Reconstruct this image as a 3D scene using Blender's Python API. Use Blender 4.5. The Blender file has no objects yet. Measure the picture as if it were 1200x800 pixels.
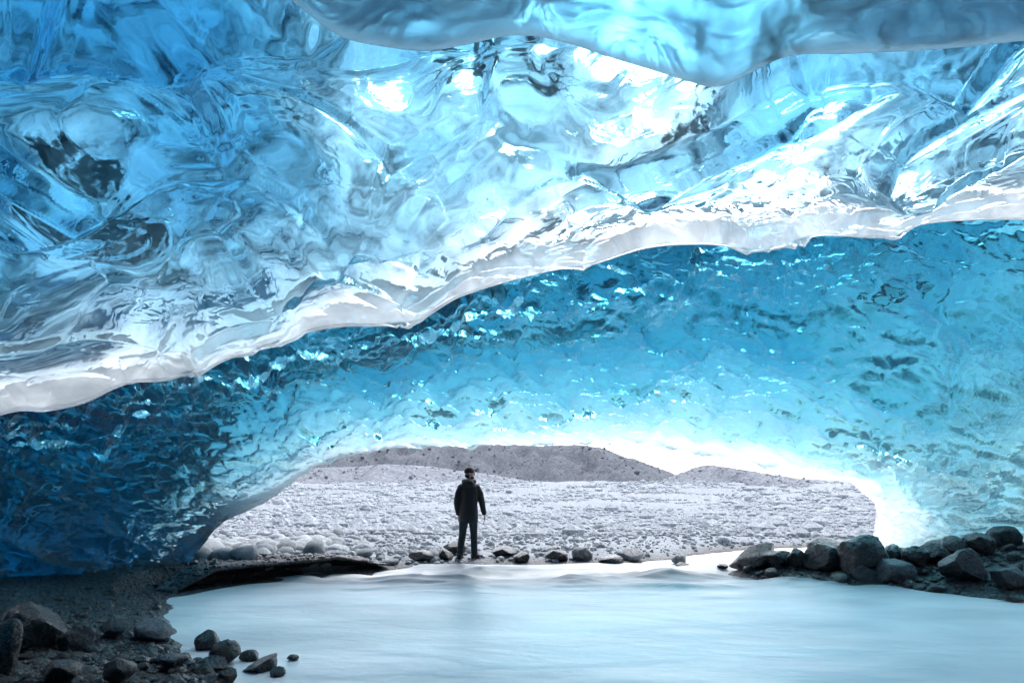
import bpy, bmesh, math, random
import numpy as np
from mathutils import Vector, Matrix

random.seed(7)
rng = np.random.default_rng(7)
S = bpy.context.scene
COL = S.collection

# ---------------------------------------------------------------- camera, sky, sun, exposure
F, CX, CY, PITCH, CAMZ = 800.0, 600.0, 400.0, math.radians(11.65), 1.6
cam_d = bpy.data.cameras.new('camera')
cam_d.lens, cam_d.sensor_width = 24.0, 36.0
cam_d.clip_start, cam_d.clip_end = 0.05, 5000
cam = bpy.data.objects.new('camera', cam_d)
cam.location = (0, 0, CAMZ)
cam.rotation_euler = (math.pi / 2 + PITCH, 0, 0)
COL.objects.link(cam)
S.camera = cam

SUN_EL, SUN_AZ = math.radians(54), math.radians(18)      # azimuth from +Y towards +X
w = bpy.data.worlds.new('World'); S.world = w; w.use_nodes = True
wn = w.node_tree; wn.nodes.clear()
sky = wn.nodes.new('ShaderNodeTexSky'); sky.sky_type = 'NISHITA'; sky.sun_disc = False
sky.sun_elevation, sky.sun_rotation = SUN_EL, SUN_AZ
sky.dust_density, sky.air_density = 1.5, 1.0
hs = wn.nodes.new('ShaderNodeHueSaturation'); hs.inputs['Saturation'].default_value = 0.48   # high thin overcast
bg = wn.nodes.new('ShaderNodeBackground'); bg.inputs['Strength'].default_value = 0.15
wo = wn.nodes.new('ShaderNodeOutputWorld')
wn.links.new(sky.outputs[0], hs.inputs['Color']); wn.links.new(hs.outputs[0], bg.inputs[0]); wn.links.new(bg.outputs[0], wo.inputs[0])

sd = bpy.data.lights.new('sun', 'SUN'); sd.energy = 1.5; sd.angle = math.radians(25); sd.color = (0.98, 0.985, 1.0)
so = bpy.data.objects.new('sun', sd); COL.objects.link(so)
sdir = Vector((math.sin(SUN_AZ) * math.cos(SUN_EL), math.cos(SUN_AZ) * math.cos(SUN_EL), math.sin(SUN_EL)))
so.rotation_euler = sdir.to_track_quat('Z', 'Y').to_euler(); so.location = (6, 20, 30)

S.view_settings.view_transform = 'Standard'; S.view_settings.look = 'None'
S.view_settings.gamma = 1.0; S.view_settings.exposure = 1.45; S.view_settings.use_curve_mapping = False
S.render.engine = 'CYCLES'
cy = S.cycles
cy.use_denoising = True; cy.denoiser = 'OPENIMAGEDENOISE'
cy.max_bounces = 10; cy.transmission_bounces = 9; cy.use_adaptive_sampling = True; cy.adaptive_threshold = 0.03; cy.glossy_bounces = 6; cy.diffuse_bounces = 4; cy.transparent_max_bounces = 8
cy.caustics_reflective = True; cy.caustics_refractive = True; cy.blur_glossy = 0.3
cy.sample_clamp_indirect = 6.0

# ---------------------------------------------------------------- helpers
def at(px, py, Y):
    """world point at forward distance Y on the sight line of a photograph pixel"""
    dx, du = (px - CX) / F, -(py - CY) / F
    fy = math.cos(PITCH) - math.sin(PITCH) * du
    fz = math.sin(PITCH) + math.cos(PITCH) * du
    t = Y / fy
    return np.array((dx * t, Y, CAMZ + fz * t))

def h3(ix, iy, iz, s):
    n = (ix.astype(np.int64) * 374761393 + iy.astype(np.int64) * 668265263 + iz.astype(np.int64) * 2147483647 + s * 974711) & 0x7fffffff
    n = ((n ^ (n >> 13)) * 1274126177) & 0x7fffffff
    n = ((n ^ (n >> 15)) * 747796405) & 0x7fffffff
    return ((n ^ (n >> 16)) & 0xffffff) / float(0x1000000)

def vnoise(P, s=0):
    """smooth value noise in -1..1"""
    I = np.floor(P).astype(np.int64); f = P - I; f = f * f * f * (f * (f * 6 - 15) + 10)
    r = 0
    for dx in (0, 1):
        for dy in (0, 1):
            for dz in (0, 1):
                wgt = (f[:, 0] if dx else 1 - f[:, 0]) * (f[:, 1] if dy else 1 - f[:, 1]) * (f[:, 2] if dz else 1 - f[:, 2])
                r = r + wgt * h3(I[:, 0] + dx, I[:, 1] + dy, I[:, 2] + dz, s)
    return r * 2 - 1

def fbm(P, oct=4, s=0, gain=0.5):
    r, a, t = 0, 1.0, 0
    for o in range(oct):
        r = r + a * vnoise(P * (2.03 ** o) + 17.3 * o, s + o); t += a; a *= gain
    return r / t

def worley(P, s=0):
    """F1, F2 distances and a random value of the nearest cell"""
    I = np.floor(P).astype(np.int64); f = P - I
    d1 = np.full(len(P), 9.0); d2 = np.full(len(P), 9.0); cid = np.zeros(len(P)); off = np.zeros((len(P), 3))
    for dx in (-1, 0, 1):
        for dy in (-1, 0, 1):
            for dz in (-1, 0, 1):
                a, b, c = I[:, 0] + dx, I[:, 1] + dy, I[:, 2] + dz
                o = np.stack([dx + h3(a, b, c, s) - f[:, 0], dy + h3(a, b, c, s + 1) - f[:, 1], dz + h3(a, b, c, s + 2) - f[:, 2]], -1)
                d = (o * o).sum(1)
                m = d < d1; off = np.where(m[:, None], o, off)
                d2 = np.where(m, d1, np.minimum(d2, d)); cid = np.where(m, h3(a, b, c, s + 3), cid); d1 = np.where(m, d, d1)
    return np.sqrt(d1), np.sqrt(d2), cid, off

def catmull(A, n, axis):
    """resample control array A along axis to n samples"""
    A = np.moveaxis(A, axis, 0); k = len(A)
    t = np.linspace(0, k - 1 - 1e-9, n); i = t.astype(int); f = (t - i).reshape((-1,) + (1,) * (A.ndim - 1))
    E = np.concatenate([2 * A[:1] - A[1:2], A, 2 * A[-1:] - A[-2:-1]])
    p0, p1, p2, p3 = E[i], E[i + 1], E[i + 2], E[i + 3]
    R = 0.5 * (2 * p1 + (p2 - p0) * f + (2 * p0 - 5 * p1 + 4 * p2 - p3) * f ** 2 + (3 * p1 - p0 - 3 * p2 + p3) * f ** 3)
    return np.moveaxis(R, 0, axis)

def grid_normals(G):
    du = np.gradient(G, axis=0); dv = np.gradient(G, axis=1)
    n = np.cross(du, dv); return n / (np.linalg.norm(n, axis=2, keepdims=True) + 1e-9)

def mesh_obj(name, verts, faces, mat, parent=None, smooth=True, attrs=None):
    me = bpy.data.meshes.new(name)
    me.from_pydata([tuple(v) for v in verts] if not isinstance(verts, np.ndarray) else verts.tolist(), [], faces)
    if smooth: me.polygons.foreach_set('use_smooth', [True] * len(me.polygons))
    for k, a in (attrs or {}).items():
        at_ = me.attributes.new(k, 'FLOAT', 'POINT'); at_.data.foreach_set('value', np.asarray(a, dtype=np.float32))
    me.materials.append(mat); me.update()
    o = bpy.data.objects.new(name, me); COL.objects.link(o)
    if parent: o.parent = parent
    return o

def tag(o, label=None, cat=None, group=None, kind=None):
    for k, v in (('label', label), ('category', cat), ('group', group), ('kind', kind)):
        if v: o[k] = v
    return o

class NT:
    """small node-tree builder"""
    def __init__(s, name):
        s.m = bpy.data.materials.new(name); s.m.use_nodes = True; s.t = s.m.node_tree; s.t.nodes.clear()
        s.out = s.t.nodes.new('ShaderNodeOutputMaterial')
    def n(s, typ, ins=None, **kw):
        nd = s.t.nodes.new(typ)
        for k, v in kw.items(): setattr(nd, k, v)
        for k, v in (ins or {}).items():
            if isinstance(v, bpy.types.NodeSocket): s.t.links.new(v, nd.inputs[k])
            else: nd.inputs[k].default_value = v
        return nd
    def noise(s, vec, scale, detail=4, rough=0.55, dist=0.0):
        return s.n('ShaderNodeTexNoise', {'Vector': vec, 'Scale': scale, 'Detail': detail, 'Roughness': rough, 'Distortion': dist}).outputs['Fac']
    def ramp(s, fac, a, b, c0=(0, 0, 0, 1), c1=(1, 1, 1, 1)):
        r = s.n('ShaderNodeValToRGB', {'Fac': fac}); e = r.color_ramp.elements
        e[0].position, e[1].position = a, b; e[0].color, e[1].color = c0, c1
        return r.outputs[0]
    def math(s, op, a, b=0.0):
        return s.n('ShaderNodeMath', {0: a, 1: b}, operation=op).outputs[0]
    def mixc(s, fac, a, b):
        m = s.n('ShaderNodeMix', data_type='RGBA')
        for i, v in ((0, fac), (6, a), (7, b)):
            if isinstance(v, bpy.types.NodeSocket): s.t.links.new(v, m.inputs[i])
            else: m.inputs[i].default_value = v
        return m.outputs[2]
    def mixs(s, fac, a, b):
        return s.n('ShaderNodeMixShader', {0: fac, 1: a, 2: b}).outputs[0]
    def coords(s, scale=(1, 1, 1), rot=(0, 0, 0)):
        c = s.n('ShaderNodeTexCoord').outputs['Object']
        return s.n('ShaderNodeMapping', {'Vector': c, 'Scale': scale, 'Rotation': rot}).outputs[0]
    def surf(s, sh): s.t.links.new(sh, s.out.inputs['Surface'])

# ---------------------------------------------------------------- materials
def ice_material(name, density, transl, bump_scale, bump_str, dirt_lo, dirt_hi, rough=0.03, milk=0.1, grey=0.0, firn_lo=0.1, firn_hi=0.86, firn_scale=2.1, firn_detail=7, orough=0.1, otint=1.0, frost=0.03, absorb=(0.0, 0.60, 0.795, 1)):
    N = NT(name)
    P = N.coords()
    outer = N.n('ShaderNodeAttribute', attribute_name='outer').outputs['Fac']
    # relief too fine for the mesh: melt grooves and ripples
    Pw = N.n('ShaderNodeVectorMath', {0: P, 1: N.n('ShaderNodeVectorMath', {0: N.n('ShaderNodeTexNoise', {'Vector': P, 'Scale': 0.9, 'Detail': 3}).outputs['Color'], 3: 1.3}, operation='SCALE').outputs[0]}, operation='ADD').outputs[0]
    Ps = N.n('ShaderNodeMapping', {'Vector': Pw, 'Scale': (1.0, 0.35, 1.4)}).outputs[0]
    n1 = N.noise(Ps, bump_scale, 5, 0.5, 0.6)
    n2 = N.noise(Pw, bump_scale * 0.33, 3, 0.5, 0.4)
    hgt = N.math('ADD', N.math('MULTIPLY', n1, 0.35), n2)
    bmp = N.n('ShaderNodeBump', {'Height': hgt, 'Strength': bump_str, 'Distance': 0.08}).outputs[0]
    glass = N.n('ShaderNodeBsdfGlass', {'Color': (1, 1, 1, 1), 'Roughness': rough, 'IOR': 1.31, 'Normal': bmp}).outputs[0]
    mk = N.n('ShaderNodeBsdfTranslucent', {'Color': (0.86, 0.93, 0.97, 1), 'Normal': bmp}).outputs[0]
    veil = N.math('MULTIPLY', N.ramp(N.noise(Ps, 2.2, 6, 0.62, 0.8), 0.42, 0.75), milk)
    inner = N.mixs(veil, glass, mk)
    inner = N.mixs(frost, inner, N.n('ShaderNodeBsdfDiffuse', {'Color': (0.85, 0.87, 0.88, 1), 'Normal': bmp}).outputs[0])   # bubbly skin of the ice
    if grey > 0:
        silt = N.n('ShaderNodeBsdfDiffuse', {'Color': (0.3, 0.32, 0.34, 1), 'Normal': bmp}).outputs[0]
        inner = N.mixs(grey, inner, silt)
    # weathered upper face: granular snow-ice that scatters daylight down, with grit lying in it
    Pf = N.n('ShaderNodeMapping', {'Vector': Pw, 'Scale': (1.0, 0.5, 1.6), 'Rotation': (0.2, 0.5, 0.3)}).outputs[0]
    firn = N.ramp(N.noise(Pf, firn_scale, firn_detail, 0.55, 1.4), 0.33, 0.66, (firn_lo, firn_lo * 1.25, firn_lo * 1.5, 1), (firn_hi, firn_hi * 1.02, firn_hi * 1.04, 1))
    tr = N.n('ShaderNodeBsdfTranslucent', {'Color': firn}).outputs[0]
    ob = N.n('ShaderNodeBump', {'Height': N.noise(Pf, 2.2, 3, 0.5, 0.8), 'Strength': 0.55, 'Distance': 0.15}).outputs[0]
    gl = N.n('ShaderNodeBsdfGlass', {'Color': (otint, otint, otint, 1), 'Roughness': orough, 'IOR': 1.31, 'Normal': ob}).outputs[0]
    tf = N.ramp(N.noise(Pw, 1.1, 6, 0.6, 0.9), 0.36, 0.64, (transl - 0.5,) * 3 + (1,), (min(1, transl + 0.25),) * 3 + (1,))
    edge_glow = N.n('ShaderNodeAttribute', attribute_name='edge_glow').outputs['Fac']
    clr = N.n('ShaderNodeAttribute', attribute_name='clear').outputs['Fac']
    top = N.mixs(N.math('MULTIPLY', tf, N.math('SUBTRACT', 1.0, clr)), gl, tr)
    top = N.mixs(edge_glow, top, N.n('ShaderNodeBsdfTranslucent', {'Color': (0.93, 0.94, 0.95, 1)}).outputs[0])  # whiter colour paints the backlit glow into lip and rim edges
    grit = N.n('ShaderNodeBsdfDiffuse', {'Color': (0.035, 0.035, 0.04, 1)}).outputs[0]
    deb = N.n('ShaderNodeAttribute', attribute_name='debris').outputs['Fac']
    gm = N.math('MULTIPLY', N.ramp(N.math('ADD', N.noise(Pw, 0.75, 7, 0.68, 0.3), deb), dirt_lo, dirt_hi), 0.9)
    top = N.mixs(gm, top, grit)
    N.surf(N.mixs(outer, inner, top))
    va = N.n('ShaderNodeVolumeAbsorption', {'Color': absorb, 'Density': density}).outputs[0]
    N.t.links.new(va, N.out.inputs['Volume'])
    return N.m

M_CEIL = ice_material('ceiling_ice', 1.05, 0.84, 2.6, 0.24, 0.58, 0.62, milk=0.07, firn_lo=0.03, firn_hi=0.56, firn_scale=1.5, firn_detail=4, orough=0.06, frost=0.06)
M_ARCH = ice_material('arch_ice', 1.2, 0.75, 6.0, 0.7, 0.645, 0.70, milk=0.03, firn_lo=0.02, firn_hi=0.40, orough=0.03, otint=0.55, frost=0.07, absorb=(0.0, 0.63, 0.762, 1))
M_OVER = ice_material('overhang_ice', 0.35, 0.5, 0.8, 0.12, 0.60, 0.72, rough=0.3, milk=0.25, grey=0.08, orough=0.4, firn_lo=0.16, firn_hi=0.55, firn_scale=0.8, firn_detail=3)

def rock_material(name, c0, c1, rough, wet=0.0, speck=0.0):
    N = NT(name); P = N.coords()
    loc = N.n('ShaderNodeObjectInfo').outputs['Random']
    n1 = N.noise(P, 10.0, 7, 0.7, 0.5); n2 = N.noise(P, 40.0, 5, 0.75)
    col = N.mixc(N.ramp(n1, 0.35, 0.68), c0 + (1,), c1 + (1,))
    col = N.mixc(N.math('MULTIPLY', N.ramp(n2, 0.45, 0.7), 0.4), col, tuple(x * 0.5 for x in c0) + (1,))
    if speck:
        vn = N.n('ShaderNodeTexVoronoi', {'Vector': N.n('ShaderNodeVectorMath', {0: P, 1: N.n('ShaderNodeTexNoise', {'Vector': P, 'Scale': 6.0, 'Detail': 4}).outputs['Color']}, operation='ADD').outputs[0], 'Scale': 2.2}, feature='DISTANCE_TO_EDGE').outputs['Distance']
        col = N.mixc(N.math('MULTIPLY', N.ramp(vn, 0.0, 0.022, (1, 1, 1, 1), (0, 0, 0, 1)), 0.35), col, (0.22, 0.23, 0.25, 1))
        sp = N.ramp(N.noise(P, 60.0, 3, 0.6), 0.66, 0.72)
        col = N.mixc(N.math('MULTIPLY', sp, speck), col, (0.4, 0.42, 0.44, 1))
    col = N.n('ShaderNodeHueSaturation', {'Color': col, 'Value': N.math('ADD', N.math('MULTIPLY', loc, 0.7), 0.65)}).outputs[0]
    bmp = N.n('ShaderNodeBump', {'Height': N.math('ADD', n1, N.math('MULTIPLY', n2, 0.4)), 'Strength': 1.0, 'Distance': 0.05}).outputs[0]
    rg = N.ramp(n2, 0.35, 0.65, (max(0.08, rough - 0.28),) * 3 + (1,), (min(1, rough + 0.2),) * 3 + (1,))
    b = N.n('ShaderNodeBsdfPrincipled', {'Base Color': col, 'Roughness': rg, 'Normal': bmp, 'Coat Weight': wet, 'Coat Roughness': 0.12, 'Coat Normal': bmp})
    N.surf(b.outputs[0]); return N.m

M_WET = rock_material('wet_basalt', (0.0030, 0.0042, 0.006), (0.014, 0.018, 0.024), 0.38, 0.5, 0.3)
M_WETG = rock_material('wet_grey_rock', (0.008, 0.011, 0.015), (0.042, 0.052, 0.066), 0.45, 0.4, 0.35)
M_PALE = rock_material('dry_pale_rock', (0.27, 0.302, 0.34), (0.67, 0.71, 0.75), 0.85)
M_FROST = rock_material('frosted_rock', (0.10, 0.105, 0.115), (0.32, 0.34, 0.37), 0.55, 0.2)

def ground_material():
    N = NT('gravel'); geo = N.n('ShaderNodeNewGeometry').outputs['Position']
    n1 = N.noise(geo, 0.6, 6, 0.6); n2 = N.noise(geo, 9.0, 6, 0.7); n3 = N.noise(geo, 45.0, 4, 0.7)
    vor = N.n('ShaderNodeTexVoronoi', {'Vector': geo, 'Scale': 22.0}).outputs['Distance']
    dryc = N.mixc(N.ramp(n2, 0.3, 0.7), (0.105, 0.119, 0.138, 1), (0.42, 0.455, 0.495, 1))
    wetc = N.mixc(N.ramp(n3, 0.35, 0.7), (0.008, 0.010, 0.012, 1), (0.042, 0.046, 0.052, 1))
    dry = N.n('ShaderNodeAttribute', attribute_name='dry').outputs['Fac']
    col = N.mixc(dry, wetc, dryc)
    hgt = N.math('ADD', N.math('ADD', N.math('MULTIPLY', vor, -0.8), n2), N.math('MULTIPLY', n3, 0.3))
    bmp = N.n('ShaderNodeBump', {'Height': hgt, 'Strength': 0.8, 'Distance': 0.05}).outputs[0]
    rg = N.math('ADD', N.math('MULTIPLY', dry, 0.35), 0.5)
    N.surf(N.n('ShaderNodeBsdfPrincipled', {'Base Color': col, 'Roughness': rg, 'Normal': bmp}).outputs[0]); return N.m
M_GROUND = ground_material()

def hill_material(name, c0, c1):
    N = NT(name); geo = N.n('ShaderNodeNewGeometry').outputs['Position']
    Pm = N.n('ShaderNodeMapping', {'Vector': geo, 'Scale': (1, 1, 1)}).outputs[0]
    n1 = N.noise(Pm, 0.08, 6, 0.6); n2 = N.noise(Pm, 1.6, 6, 0.75)
    col = N.mixc(N.ramp(n1, 0.3, 0.7), c0 + (1,), c1 + (1,))
    col = N.mixc(N.math('MULTIPLY', N.ramp(n2, 0.48, 0.6), 0.7), col, tuple(x * 1.6 for x in c1) + (1,))
    bmp = N.n('ShaderNodeBump', {'Height': N.math('ADD', n1, N.math('MULTIPLY', n2, 0.5)), 'Strength': 1.0, 'Distance': 1.2}).outputs[0]
    N.surf(N.n('ShaderNodeBsdfPrincipled', {'Base Color': col, 'Roughness': 0.95, 'Normal': bmp}).outputs[0]); return N.m
M_HILL_FAR = hill_material('dark_moraine', (0.075, 0.085, 0.105), (0.125, 0.138, 0.162))
M_HILL = hill_material('pale_moraine', (0.16, 0.175, 0.205), (0.26, 0.278, 0.31))

def water_material():
    N = NT('milky_meltwater'); geo = N.n('ShaderNodeNewGeometry').outputs['Position']
    Pm = N.n('ShaderNodeMapping', {'Vector': geo, 'Scale': (0.5, 0.95, 1)}).outputs[0]
    n1 = N.noise(Pm, 1.0, 4, 0.5, 0.5); n2 = N.noise(Pm, 5.0, 5, 0.55, 0.8)
    n0 = N.noise(Pm, 0.35, 3, 0.5, 1.2)
    col = N.mixc(N.ramp(N.math('ADD', N.math('MULTIPLY', n1, 0.5), N.math('MULTIPLY', n0, 0.5)), 0.38, 0.62), (0.60, 0.61, 0.62, 1), (0.93, 0.91, 0.90, 1))
    col = N.mixc(N.n('ShaderNodeAttribute', attribute_name='arch_reflection').outputs['Fac'], col, (0.07, 0.13, 0.17, 1))  # darker far-shore water: the arch's reflection painted into the colour
    bmp = N.n('ShaderNodeBump', {'Height': N.math('ADD', n1, N.math('MULTIPLY', n2, 0.15)), 'Strength': 0.4, 'Distance': 0.16}).outputs[0]
    N.surf(N.n('ShaderNodeBsdfPrincipled', {'Base Color': col, 'Roughness': 0.4, 'IOR': 1.33, 'Normal': bmp}).outputs[0]); return N.m
M_WATER = water_material()

def plain_material(name, col, rough, bump=0.0, scale=40):
    N = NT(name); P = N.coords(); n = N.noise(P, scale, 4, 0.6)
    c = N.mixc(n, tuple(x * 0.75 for x in col) + (1,), tuple(min(1, x * 1.25) for x in col) + (1,))
    ins = {'Base Color': c, 'Roughness': rough}
    if bump: ins['Normal'] = N.n('ShaderNodeBump', {'Height': n, 'Strength': bump, 'Distance': 0.02}).outputs[0]
    N.surf(N.n('ShaderNodeBsdfPrincipled', ins).outputs[0]); return N.m

# ---------------------------------------------------------------- ground, river
WATER = np.array([(-1.0, -9), (-1.3, 3.5), (-1.8, 5.4), (-2.6, 6.3), (-3.3, 7.2), (-4.1, 8.4), (-4.9, 10.2), (-4.5, 11.2), (-3.5, 12.4), (-2.5, 13.5),
                  (-1.0, 13.9), (0.5, 14.1), (2.0, 14.3), (3.2, 15.0), (4.5, 16.4), (6.0, 17.4), (9, 18.4), (16, 19.5), (16, 16.6), (9.5, 15.6), (7.0, 14.9), (5.2, 14.0),
                  (4.2, 13.2), (4.3, 12.6), (4.8, 12.0), (5.6, 11.2), (6.5, 10.5), (7.1, 9.6), (7.8, 7), (8.2, -9)])

def water_dist(x, y):
    """signed distance to the river outline, positive on land"""
    d = np.full(x.shape, 1e9); ins = np.zeros(x.shape, bool); n = len(WATER)
    for i in range(n):
        ax, ay = WATER[i]; bx, by = WATER[(i + 1) % n]
        ex, ey = bx - ax, by - ay
        t = np.clip(((x - ax) * ex + (y - ay) * ey) / (ex * ex + ey * ey), 0, 1)
        d = np.minimum(d, np.hypot(x - ax - t * ex, y - ay - t * ey))
        c = ((ay > y) != (by > y)) & (x < (bx - ax) * (y - ay) / (by - ay + 1e-12) + ax)
        ins ^= c
    return np.where(ins, -d, d)

def sstep(a, b, x):
    t = np.clip((x - a) / (b - a), 0, 1); return t * t * (3 - 2 * t)

def height(x, y, detail=True):
    x = np.asarray(x, float); y = np.asarray(y, float)
    d = water_dist(x, y)
    P = np.stack([x, y, np.zeros_like(x)], -1).reshape(-1, 3)
    big = fbm(P * 0.5, 3, 3).reshape(x.shape)
    d = d + 0.16 * fbm(P * 1.6, 3, 9).reshape(x.shape) * (1 - sstep(9.6, 10.4, y) * sstep(14.4, 13.4, y) * (x < -1))
    left = sstep(13.5, 11.0, y) * (x < 0); right = sstep(15.5, 13.0, y) * (x > 2); far = sstep(12.5, 14.5, y) * (1 - right)
    # banks
    zl = 0.02 + 0.13 * d + 0.03 * big
    zr = 0.02 + 0.17 * np.minimum(d, 6) + 0.08 * big * sstep(0, 1, d)
    zf = 0.03 + 0.10 * sstep(0, 0.8, d) + 0.0045 * np.maximum(y - 14, 0) + 0.07 * big * sstep(0, 3, d) + 0.05 * sstep(0, 4, d) + sstep(18, 40, y) * (0.28 + 0.3 * sstep(50, 90, y)) * fbm(P * np.array([0.16, 0.3, 1]), 3, 7).reshape(x.shape) + 0.9 * sstep(50, 100, y)
    z = zl * (1 - sstep(-0.5, 0.5, x - 1)) + zr * sstep(-0.5, 0.5, x - 1)
    z = z * (1 - far) + zf * far
    # cut bank below the arch
    cut = sstep(9.8, 10.6, y) * sstep(14.4, 13.2, y) * (x < -1.0)
    z = z * (1 - cut) + np.minimum(0.30 + 0.03 * big, 0.02 + 2.2 * np.maximum(d - 0.6, 0)) * cut
    land = np.where(d > 0, z, np.maximum(-0.45, 0.02 + d * 0.55))
    if detail:
        land = land + 0.018 * fbm(P * 4, 3, 11).reshape(x.shape) * sstep(0, 0.5, d)
    return land

def axis_pts(segs):
    out = []
    for a, b, st in segs: out += list(np.arange(a, b, st))
    return np.array(out + [segs[-1][1]])
xs = axis_pts([(-900, -120, 60), (-120, -24, 6), (-24, -10, 0.7), (-10, 11, 0.09), (11, 26, 0.7), (26, 120, 6), (120, 900, 60)])
ys = axis_pts([(-60, -10, 5), (-10, 4, 0.6), (4, 22, 0.09), (22, 40, 0.5), (40, 120, 2.5), (120, 1200, 60)])
X, Y = np.meshgrid(xs, ys, indexing='ij')
Z = height(X, Y)
n, m = X.shape
idx = np.arange(n * m).reshape(n, m)
fq = np.stack([idx[:-1, :-1], idx[1:, :-1], idx[1:, 1:], idx[:-1, 1:]], -1).reshape(-1, 4)
PP = np.stack([X, Y, Z], -1).reshape(-1, 3)
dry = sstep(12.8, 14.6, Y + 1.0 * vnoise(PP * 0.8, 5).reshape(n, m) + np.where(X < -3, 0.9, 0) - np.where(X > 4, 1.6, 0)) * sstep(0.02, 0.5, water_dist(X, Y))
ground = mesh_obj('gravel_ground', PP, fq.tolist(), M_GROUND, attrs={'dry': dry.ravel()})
tag(ground, kind='structure')

def ground_z(x, y): return float(height(np.array([x]), np.array([y]))[0])

def on_ground(px, py, lo=3.0, hi=60.0):
    """where the sight line of a photograph pixel meets the ground (or the river)"""
    Ys = np.linspace(lo, hi, 1200); p = np.stack([at(px, py, q) for q in Ys])
    h = np.maximum(height(p[:, 0], p[:, 1], False), 0)
    k = np.argmax(p[:, 2] < h)
    return p[k] if (p[:, 2] < h).any() else p[-1]

xs = np.arange(-7, 17.01, 0.06); ys = np.arange(-9.5, 20.01, 0.06)
X, Y = np.meshgrid(xs, ys, indexing='ij'); n, m = X.shape
P3 = np.stack([X, Y, X * 0], -1).reshape(-1, 3)
wv = fbm(P3 * np.array([0.7, 1.5, 1]) + 0.4 * np.stack([vnoise(P3 * 0.6, 31)] * 3, -1), 3, 21, 0.4).reshape(n, m)
wf = (1 - np.abs(fbm(P3 * np.array([0.9, 2.2, 1]), 2, 25))).reshape(n, m)
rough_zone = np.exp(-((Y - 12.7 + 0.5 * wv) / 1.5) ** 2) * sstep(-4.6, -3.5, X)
Zw = 0.016 * wv + rough_zone * (0.12 * wv + 0.11 * (wf - 0.6))
idx = np.arange(n * m).reshape(n, m)
fq = np.stack([idx[:-1, :-1], idx[1:, :-1], idx[1:, 1:], idx[:-1, 1:]], -1).reshape(-1, 4)
tag(mesh_obj('river_water', np.stack([X, Y, Zw], -1).reshape(-1, 3), fq.tolist(), M_WATER, attrs={'arch_reflection': np.clip(rough_zone * (0.85 + 0.9 * wv), 0, 1).ravel()}), kind='structure')

# ---------------------------------------------------------------- hills
def hill(name, line, Yc, depth, mat, seed, base_px=590):
    """a moraine ridge: crest line given as (pixel x, pixel y) at distance Yc"""
    L = np.array([at(a, b, Yc) for a, b in line])
    xs = np.linspace(L[0, 0], L[-1, 0], 220); zc = np.interp(xs, L[:, 0], L[:, 2])
    k = np.ones(9) / 9; zc = np.convolve(np.pad(zc, 4, mode='edge'), k, 'valid')
    vs = np.linspace(-1, 1, 90); V = []
    for v in vs:
        yy = Yc + v * depth
        prof = (1 - abs(v)) ** 0.85
        V.append(np.stack([xs, np.full_like(xs, yy), zc * prof - 0.6 * (1 - prof)], -1))
    V = np.array(V); n, m, _ = V.shape
    P = V.reshape(-1, 3)
    gul = np.abs(fbm(P * np.array([0.085, 0.03, 0.05]) + 5, 5, seed, 0.6)).reshape(n, m)
    rel = (1 - np.abs(vs))[:, None] * 4 * np.abs(vs)[:, None]
    V[:, :, 2] += rel * (0.9 - 4.0 * gul) * zc[None, :] * 0.2 + 0.2 * fbm(P * 0.6, 3, seed + 5).reshape(n, m)
    idx = np.arange(n * m).reshape(n, m)
    fq = np.stack([idx[:-1, :-1], idx[:-1, 1:], idx[1:, 1:], idx[1:, :-1]], -1).reshape(-1, 4)
    HILL_PTS.append((V[5:47].reshape(-1, 3), mat))
    return tag(mesh_obj(name, V.reshape(-1, 3), fq.tolist(), mat), kind='structure')

HILL_PTS = []
hill('hill', [(-200, 560), (100, 548), (300, 532), (430, 522), (540, 519), (640, 521), (700, 521), (735, 537), (785, 560), (830, 580), (900, 595)], 190, 60, M_HILL_FAR, 41)
hill('hill', [(-300, 575), (200, 560), (380, 548), (470, 543), (560, 553), (620, 563), (700, 580), (760, 592)], 120, 34, M_HILL, 47)
hill('hill', [(660, 594), (730, 580), (775, 563), (828, 543), (870, 550), (930, 560), (1000, 568), (1100, 574), (1300, 585)], 105, 30, M_HILL, 53)

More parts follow.
